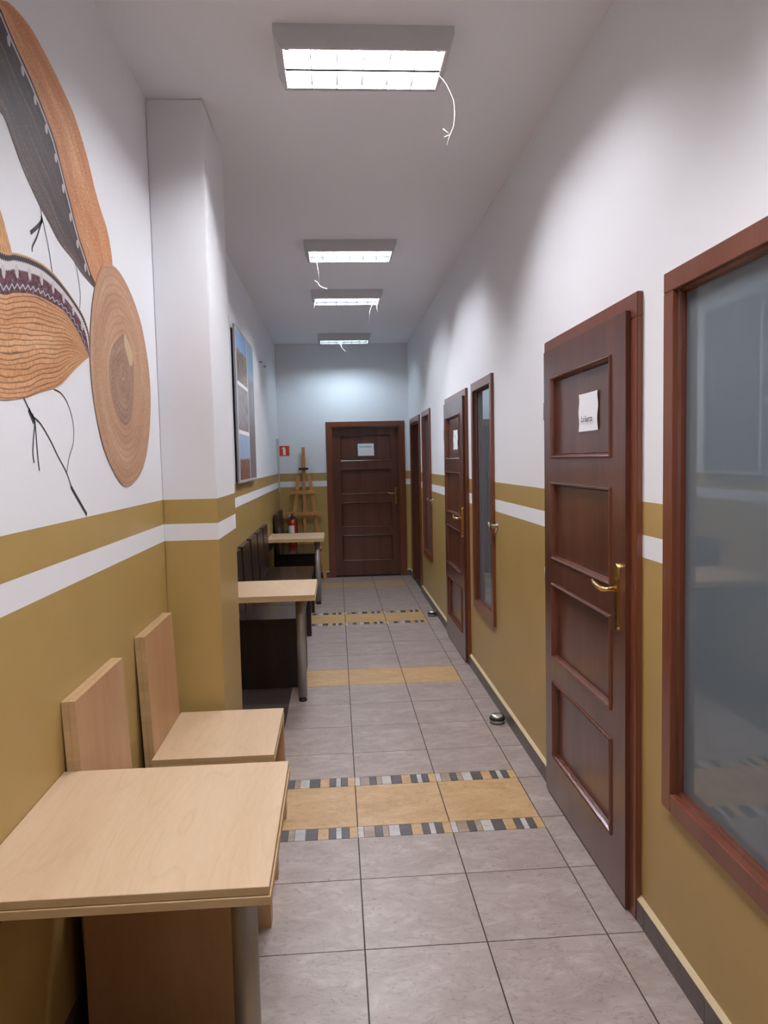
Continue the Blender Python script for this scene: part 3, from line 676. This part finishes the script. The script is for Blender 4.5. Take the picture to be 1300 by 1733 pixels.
def loft(name, A, B, off, matl, n=70, k=8, closed=False, par=mural):
    a, b = resample(A, n, closed), resample(B, n, closed) if not isinstance(B, Vector) else [B] * n
    bm = bmesh.new(); uvl = bm.loops.layers.uv.new('UVMap'); g = []
    for i in range(n):
        g.append([bm.verts.new((XL + off, *(a[i].lerp(b[i], j / k)))) for j in range(k + 1)])
    rng = n if closed else n - 1
    for i in range(rng):
        i2 = (i + 1) % n
        for j in range(k):
            f = bm.faces.new((g[i][j], g[i2][j], g[i2][j + 1], g[i][j + 1]))
            for lp, (uu, vv) in zip(f.loops, ((i, j), (i + 1, j), (i + 1, j + 1), (i, j + 1))): lp[uvl].uv = (uu / n, vv / k)
    bmesh.ops.remove_doubles(bm, verts=bm.verts, dist=1e-5)
    for f in bm.faces:
        f.normal_update()
        if f.normal.x < 0: f.normal_flip()
    return ob(name, bm, matl, parent=par, recalc=False)
mA = straw('print_orange_straw', (.44, .16, .07), (.60, .28, .135), (.74, .45, .26), 24, .30, .34, 300)
mC = straw('print_braided_straw', (.46, .19, .08), (.60, .30, .14), (.72, .43, .24), 19, .16, .80, 200)
mD = straw('print_tan_straw', (.40, .205, .12), (.50, .29, .18), (.60, .39, .25), 9, .14, .22, 420)
mDc = straw('print_tan_crown', (.26, .15, .10), (.36, .22, .15), (.45, .30, .21), 7, .2, .25, 160)
mDp = plain('print_light_straw', (.55, .38, .23), .7)
mCr = straw('print_cone_crown', (.50, .22, .08), (.62, .33, .13), (.70, .42, .2), 6, .3, .6, 100)
mk = plain('print_black_cord', (.03, .032, .036), .7); mw_ = plain('print_white_trim', (.52, .47, .48), .7)
loft('hat_brim', HAT['A_out'], HAT['A_in'], .0010, mA)
loft('hat_brim', HAT['A_in'], HAT['B_l'], .0014, black_brim())
loft('hat_crown', HAT['crown'][:5], list(reversed(HAT['crown'][4:])) + [(1.56, 2.06)] if False else [(1.55, 2.05), (1.65, 2.06), (1.75, 2.07), (1.859, 2.085)], .0010, mCr, n=24, k=6)
loft('hat_crown', HAT['crown'][4:], [(1.75, 2.25), (1.76, 2.15), (1.77, 2.06)], .0011, mCr, n=16, k=4)
loft('hat_brim', HAT['C_out'], HAT['C_in'], .0022, embroidery(), n=90)
loft('hat_brim', HAT['C_in'], HAT['C_bot'], .0020, mC, n=90, k=12)
ctr = Vector((2.75, 1.89))
loft('hat_brim', HAT['D_o'], HAT['D_c'], .0026, mD, n=72, k=8, closed=True) if False else None
# the round straw hat: rim outline lofted to the crown outline, both started at the same bearing
def by_angle(pl, n=72):
    pts = resample(pl, 400, True); out = []
    for i in range(n):
        a = 2 * math.pi * i / n
        out.append(min(pts, key=lambda p: abs(math.atan2(math.sin(math.atan2(p.y - ctr.y, p.x - ctr.x) - a), math.cos(math.atan2(p.y - ctr.y, p.x - ctr.x) - a)))))
    return out
Do, Dc = by_angle(HAT['D_o']), by_angle(HAT['D_c'])
def ringloft(name, A, B, off, matl, k=8):
    bm = bmesh.new(); uvl = bm.loops.layers.uv.new('UVMap'); n = len(A)
    g = [[bm.verts.new((XL + off, *(A[i].lerp(B[i], j / k)))) for j in range(k + 1)] for i in range(n)]
    for i in range(n):
        i2 = (i + 1) % n
        for j in range(k):
            f = bm.faces.new((g[i][j], g[i2][j], g[i2][j + 1], g[i][j + 1]))
            for lp, (uu, vv) in zip(f.loops, ((i, j), (i + 1, j), (i + 1, j + 1), (i, j + 1))): lp[uvl].uv = (uu / n, vv / k)
    bmesh.ops.remove_doubles(bm, verts=bm.verts, dist=1e-5)
    for f in bm.faces:
        f.normal_update()
        if f.normal.x < 0: f.normal_flip()
    return ob(name, bm, matl, parent=mural, recalc=False)
ringloft('hat_brim', Do, Dc, .0030, mD)
ringloft('hat_crown', Dc, [ctr.lerp(q, .02) for q in Dc], .0030, mDc)
def flat(name, pl, off, matl):
    bm = bmesh.new(); f = bm.faces.new([bm.verts.new((XL + off, *p)) for p in pl]); f.normal_update()
    if f.normal.x < 0: f.normal_flip()
    return ob(name, bm, matl, parent=mural, recalc=False)
flat('crown_patch', [tuple(p) for p in resample(HAT['D_p'], 24, True)], .0034, mDp)
bm = bmesh.new()
def ribbon(bm, pl, w_, off):
    q = resample(pl, 24); vs = []
    for i, p in enumerate(q):
        d = (q[min(i + 1, 23)] - q[max(i - 1, 0)]).normalized(); nrm = Vector((-d.y, d.x)) * w_ / 2
        vs.append((bm.verts.new((XL + off, *(p + nrm))), bm.verts.new((XL + off, *(p - nrm)))))
    for a, b in zip(vs, vs[1:]): bm.faces.new((a[0], a[1], b[1], b[0]))
for pl, w_ in STR:
    bm = bmesh.new(); ribbon(bm, pl, w_, .0007); ob('hat_cord', bm, mk, parent=mural)
# white piping and dots along the dark brim
bm = bmesh.new(); q = resample(HAT['A_in'], 120)
ribbon(bm, [tuple(p + Vector((-.012, -.012))) for p in q[::6]], .010, .0020)
for i in range(6, 118, 7):
    c = q[i] + Vector((-.026, -.022)); vs = [bm.verts.new((XL + .0021, c.x + (.010 * math.cos(a * math.pi / 5)), c.y + .013 * math.sin(a * math.pi / 5))) for a in range(10)]; bm.faces.new(vs)
q = resample(HAT['C_out'], 120); q2 = resample(HAT['C_in'], 120)
for i in range(8, 116, 6):
    c = q[i].lerp(q2[i], .46); vs = [bm.verts.new((XL + .0026, c.x + (.010 * math.cos(a * math.pi / 5)), c.y + .017 * math.sin(a * math.pi / 5))) for a in range(10)]; bm.faces.new(vs)
ob('piping', bm, mw_, parent=mural)

# ================================================================== PICTURES ON THE LEFT WALL
def photo_mat(name, sky0, sky1, g0, g1, horizon, scale=6, stretch=1.0):
    m, nt, b = mat(name)
    uv = N(nt, 'ShaderNodeUVMap'); s = N(nt, 'ShaderNodeSeparateXYZ'); L(nt, uv.outputs[0], s.inputs[0])
    mp = N(nt, 'ShaderNodeMapping'); mp.inputs['Scale'].default_value = (scale, scale * stretch, 1); L(nt, uv.outputs[0], mp.inputs[0])
    no = N(nt, 'ShaderNodeTexNoise'); no.inputs['Scale'].default_value = 1; no.inputs['Detail'].default_value = 7; no.inputs['Roughness'].default_value = .7; L(nt, mp.outputs[0], no.inputs['Vector'])
    sk = N(nt, 'ShaderNodeMix', data_type='RGBA'); L(nt, no.outputs['Fac'], sk.inputs[0]); sk.inputs[6].default_value = (*sky0, 1); sk.inputs[7].default_value = (*sky1, 1)
    gr = ramp(nt, [(.38, g0), (.62, g1)]); L(nt, no.outputs['Fac'], gr.inputs[0])
    h = N(nt, 'ShaderNodeMath', operation='MULTIPLY_ADD'); h.inputs[1].default_value = .35; h.inputs[2].default_value = horizon - .17; L(nt, no.outputs['Fac'], h.inputs[0])
    lt = N(nt, 'ShaderNodeMath', operation='GREATER_THAN'); L(nt, s.outputs['Y'], lt.inputs[0]); L(nt, h.outputs[0], lt.inputs[1])
    mx = N(nt, 'ShaderNodeMix', data_type='RGBA'); L(nt, lt.outputs[0], mx.inputs[0]); L(nt, gr.outputs[0], mx.inputs[6]); L(nt, sk.outputs[2], mx.inputs[7])
    L(nt, mx.outputs[2], b.inputs['Base Color']); b.inputs['Roughness'].default_value = .3
    return m
def quad(name, par, x, y0, y1, z0, z1, matl):
    bm = bmesh.new(); uvl = bm.loops.layers.uv.new('UVMap')
    f = bm.faces.new([bm.verts.new(p) for p in ((x, y0, z0), (x, y1, z0), (x, y1, z1), (x, y0, z1))])
    for lp, c in zip(f.loops, ((0, 0), (1, 0), (1, 1), (0, 1))): lp[uvl].uv = c
    return ob(name, bm, matl, parent=par, recalc=False)
M['board_edge'] = plain('board_edge', (.30, .29, .30), .5); M['board'] = plain('board_face', (.55, .57, .62), .4)
def collage(y0, y1, label, photos, caps):
    t = thing('poster', (XL, y0, 1.42), label, 'poster', 'photo collages on the left wall')
    bm = bmesh.new(); box(bm, (XL + .001, y0 + .03, 1.43), (XL + .018, y1 - .03, 2.59)); ob('backing', bm, 'black', parent=t)
    bm = bmesh.new(); box(bm, (XL + .018, y0, 1.42), (XL + .032, y1, 2.62)); ob('board', bm, 'board_edge', parent=t)
    quad('print', t, XL + .0325, y0 + .008, y1 - .008, 1.428, 2.612, 'board')
    for a, b, c, d, mm in photos: quad('photo', t, XL + .0330, y0 + a * (y1 - y0), y0 + b * (y1 - y0), 1.42 + c * 1.2, 1.42 + d * 1.2, mm)
    for a, b, c, d in caps: quad('caption_strip', t, XL + .0335, y0 + a * (y1 - y0), y0 + b * (y1 - y0), 1.42 + c * 1.2, 1.42 + d * 1.2, 'signwhite')
    return t
f1 = photo_mat('photo_rocks', (.05, .22, .60), (.40, .55, .75), (.035, .03, .03), (.36, .25, .15), .62, 7, .7)
f2 = photo_mat('photo_town', (.32, .32, .38), (.4, .38, .42), (.09, .08, .09), (.40, .30, .27), 1.2, 12, .4)
f3 = photo_mat('photo_spires', (.10, .26, .58), (.62, .68, .76), (.03, .035, .06), (.45, .19, .07), .45, 7, .22)
f4 = photo_mat('photo_canyon', (.08, .26, .48), (.45, .55, .60), (.06, .055, .065), (.34, .25, .23), .72, 7, .16)
f5 = photo_mat('photo_lake', (.30, .36, .45), (.5, .54, .58), (.12, .12, .14), (.28, .24, .23), .5, 6, .5)
f6 = photo_mat('photo_curtain', (.22, .22, .24), (.3, .3, .3), (.16, .16, .17), (.32, .31, .30), 1.4, 8, .15)
collage(5.640, 6.850, 'photo collage board of blue skies, rocks and spires seen beyond the pier', [(.05, .58, .655, .985, f1), (.05, .58, .345, .63, f2), (.05, .58, .02, .315, f3), (.62, .985, .02, .985, f4)], [(.06, .58, .632, .655), (.06, .58, .318, .342)])
collage(4.150, 5.360, 'photo collage board hidden behind the pier, seen only mirrored in the near pane', [(.40, .985, .02, .985, f6), (.015, .37, .70, .985, f2), (.015, .37, .42, .68, f5), (.015, .37, .02, .40, f6)], [(.015, .37, .402, .418), (.375, .395, .02, .985)])

# two loose screws in the wall
for y, z in ((7.749, 2.615), (8.186, 2.622)):
    bm = bmesh.new(); tube(bm, [(XL, y, z), (XL + .022, y, z)], .004, 8); tube(bm, [(XL + .022, y, z), (XL + .026, y, z)], .009, 10)
    tag(ob('wall_screw', bm, 'black', loc=(XL, y, z)), 'small dark screw left in the white wall, %s' % ('the nearer of two beyond the poster' if y < 8 else 'the farther of two beyond the poster'), 'screw', 'screws in the left wall')

# ================================================================== END-WALL THINGS
# red sign with a white extinguisher pictogram
t = thing('extinguisher_sign', (-.686, YE, 1.657), 'red square sign with white extinguisher pictogram, left of the easel', 'sign')
bm = bmesh.new(); box(bm, (-.745, YE - .004, 1.658), (-.615, YE, 1.790)); ob('plate', bm, 'signred', parent=t)
bm = bmesh.new(); yy = YE - .0055
for pl in ([(-.698, 1.668), (-.664, 1.668), (-.664, 1.745), (-.668, 1.758), (-.676, 1.764), (-.686, 1.764), (-.694, 1.758), (-.698, 1.745)],
           [(-.676, 1.762), (-.686, 1.762), (-.688, 1.774), (-.674, 1.776)], [(-.712, 1.752), (-.706, 1.748), (-.690, 1.764), (-.688, 1.774), (-.700, 1.770)]):
    v1 = [bm.verts.new((x, yy, z)) for x, z in pl]; v2 = [bm.verts.new((x, yy + .0015, z)) for x, z in pl]
    bm.faces.new(v1); bm.faces.new(v2[::-1])
    for k in range(len(pl)): bm.faces.new((v1[k], v1[(k + 1) % len(pl)], v2[(k + 1) % len(pl)], v2[k]))
ob('pictogram', bm, 'signwhite', parent=t)
# narrow translucent strip in the corner
bm = bmesh.new(); hexa(bm, [(XL + .001, 9.80, 1.158), (XL + .022, 9.80, 1.158), (XL + .022, 9.803, 1.158), (XL + .001, 9.803, 1.158), (XL + .001, 9.55, 1.872), (XL + .042, 9.55, 1.872), (XL + .042, 9.553, 1.872), (XL + .001, 9.553, 1.872)])
tag(ob('plastic_strip', bm, 'acryl', loc=(XL, 9.8, 1.158)), 'narrow translucent plastic strip hanging askew in the corner beside the red sign', 'strip')

# fire extinguisher standing on the last bench
ex, ey = -.588, 9.60
t = thing('fire_extinguisher', (ex, ey, .487), 'red fire extinguisher with white label standing on the seat of the last dark bench', 'extinguisher')
bm = bmesh.new(); lathe(bm, (ex, ey, 0), [(.048, .4875), (.055, .493), (.055, .768), (.051, .788), (.038, .808), (.022, .819), (.018, .828)], 28); ob('cylinder', bm, 'red', parent=t)
bm = bmesh.new()
for k in range(11):
    a = math.radians(-165 + k * 10.5)
    p = (ex + .0556 * math.cos(a), ey + .0556 * math.sin(a))
    if k: bm.faces.new([bm.verts.new(q) for q in ((*pp, .62), (*p, .62), (*p, .75), (*pp, .75))])
    pp = p
ob('label_sticker', bm, 'signwhite', parent=t)
bm = bmesh.new(); lathe(bm, (ex, ey, 0), [(.018, 0.825), (.020, 0.831), (.020, 0.858), (.013, 0.863)], 16); box(bm, (ex - .012, ey - .015, 0.858), (ex + .012, ey + .012, 0.881)); ob('valve', bm, 'black', parent=t)
bm = bmesh.new(); hexa(bm, [(ex - .01, ey - .06, 0.885), (ex + .01, ey - .06, 0.885), (ex + .01, ey + .01, 0.875), (ex - .01, ey + .01, 0.875), (ex - .01, ey - .06, 0.891), (ex + .01, ey - .06, 0.891), (ex + .01, ey + .01, 0.887), (ex - .01, ey + .01, 0.887)])
tube(bm, [(ex - .01, ey - .01, 0.888), (ex + .012, ey - .02, 0.905), (ex + .03, ey - .03, 0.906)], .006, 8); ob('grip', bm, 'black', parent=t)
bm = bmesh.new(); tube(bm, [(ex - .015, ey, 0.863), (ex - .035, ey - .005, 0.868), (ex - .045, ey - .01, 0.858)], .012, 12); ob('gauge', bm, 'nickel', parent=t)
bm = bmesh.new(); tube(bm, [(ex + .015, ey - .005, 0.863), (ex + .05, ey - .01, 0.853), (ex + .063, ey - .01, .78), (ex + .064, ey - .01, .68), (ex + .062, ey - .01, .60)], .006, 8); ob('hose', bm, 'rubber', parent=t)

# studio easel folded against the end wall
t = thing('easel', (-.437, 9.80, 0), 'folded pine studio easel leaning on the end wall beside the door', 'easel')
def bar(name, a, b, w_, d_, mm='pine'):
    a, b = Vector(a), Vector(b); dr = (b - a).normalized(); sx = Vector((0, 1, 0)).cross(dr).normalized() * w_ / 2; sy_ = Vector((0, 1, 0)) * d_ / 2
    bm = bmesh.new(); hexa(bm, [a - sx - sy_, a + sx - sy_, a + sx + sy_, a - sx + sy_, b - sx - sy_, b + sx - sy_, b + sx + sy_, b - sx + sy_])
    return ob(name, bm, mm, parent=t)
bar('mast', (-.436, 9.795, .10), (-.428, 9.83, 1.765), .042, .022)
bar('mast_extension', (-.428, 9.812, 1.38), (-.427, 9.818, 1.62), .052, .014)
bar('leg', (-.690, 9.745, 0), (-.500, 9.800, 1.385), .045, .022)
bar('leg', (-.178, 9.745, 0), (-.357, 9.800, 1.390), .045, .022)
bar('crossbar', (-.602, 9.765, 1.175), (-.272, 9.765, 1.170), .045, .018)
bar('tray', (-.690, 9.735, .890), (-.195, 9.735, .885), .045, .035)
bar('canvas_clamp', (-.495, 9.795, 1.478), (-.368, 9.795, 1.480), .030, .05, 'black')
bar('crossbar', (-.655, 9.78, .30), (-.215, 9.78, .30), .04, .014)
bm = bmesh.new(); lathe(bm, (-.228, 9.735, .42), [(.010, -.012), (.018, .0), (.018, .014), (.010, .02)], 14, 'y-'); ob('wing_knob', bm, 'pine', parent=t)
bm = bmesh.new(); lathe(bm, (-.405, 9.72, .93), [(.008, -.03), (.014, .0), (.014, .012)], 12, 'y-'); ob('wing_knob', bm, 'pine', parent=t)

# ================================================================== DOOR STOPS
def wall_stop(y, z, label):
    t = thing('wall_door_stop', (XR, y, z), label, 'door stop', 'wall door stops')
    bm = bmesh.new(); lathe(bm, (XR, y, z), [(.016, 0), (.016, .004), (.011, .006), (.011, .046)], 18, 'x-'); ob('stem', bm, 'nickel', parent=t)
    bm = bmesh.new(); lathe(bm, (XR, y, z), [(.014, .046), (.026, .048), (.028, .054), (.026, .060), (.012, .062)], 22, 'x-'); ob('disc', bm, 'nickel', parent=t)
    bm = bmesh.new(); lathe(bm, (XR, y, z), [(.0285, .050), (.0295, .053), (.0285, .056)], 22, 'x-'); ob('rubber_ring', bm, 'rubber', parent=t)
    bm = bmesh.new(); tube(bm, [(XR - .006, y - .004, z - .012), (XR - .02, y - .004, z - .04)], .004, 8); ob('hook', bm, 'nickel', parent=t)
wall_stop(4.475, 1.150, 'round metal door stop on the right wall beside the middle framed pane')
wall_stop(7.520, 1.145, 'round metal door stop on the right wall beside the farthest framed pane')
def floor_stop(x, y, label):
    t = thing('floor_door_stop', (x, y, 0), label, 'door stop', 'round steel floor door stops')
    bm = bmesh.new(); lathe(bm, (x, y, 0), [(.040, 0), (.043, .003), (.043, .020), (.040, .023)], 32); ob('base', bm, 'steel', parent=t)
    bm = bmesh.new(); lathe(bm, (x, y, 0), [(.039, .022), (.046, .025), (.047, .031), (.046, .036), (.040, .038)], 32); ob('rubber_ring', bm, 'rubber', parent=t)
    bm = bmesh.new(); lathe(bm, (x, y, 0), [(.041, .037), (.042, .041), (.038, .048), (.026, .053), (.010, .055)], 32); ob('cap', bm, 'nickel', parent=t)
    bm = bmesh.new(); lathe(bm, (x, y, 0), [(.0445, 0), (.0455, .002), (.0445, .004)], 32); ob('foot_ring', bm, 'rubber', parent=t)
floor_stop(.918, 4.215, 'round steel floor door stop nearer the camera, by the right baseboard')
floor_stop(.926, 7.235, 'round steel floor door stop farther away, by the right baseboard')
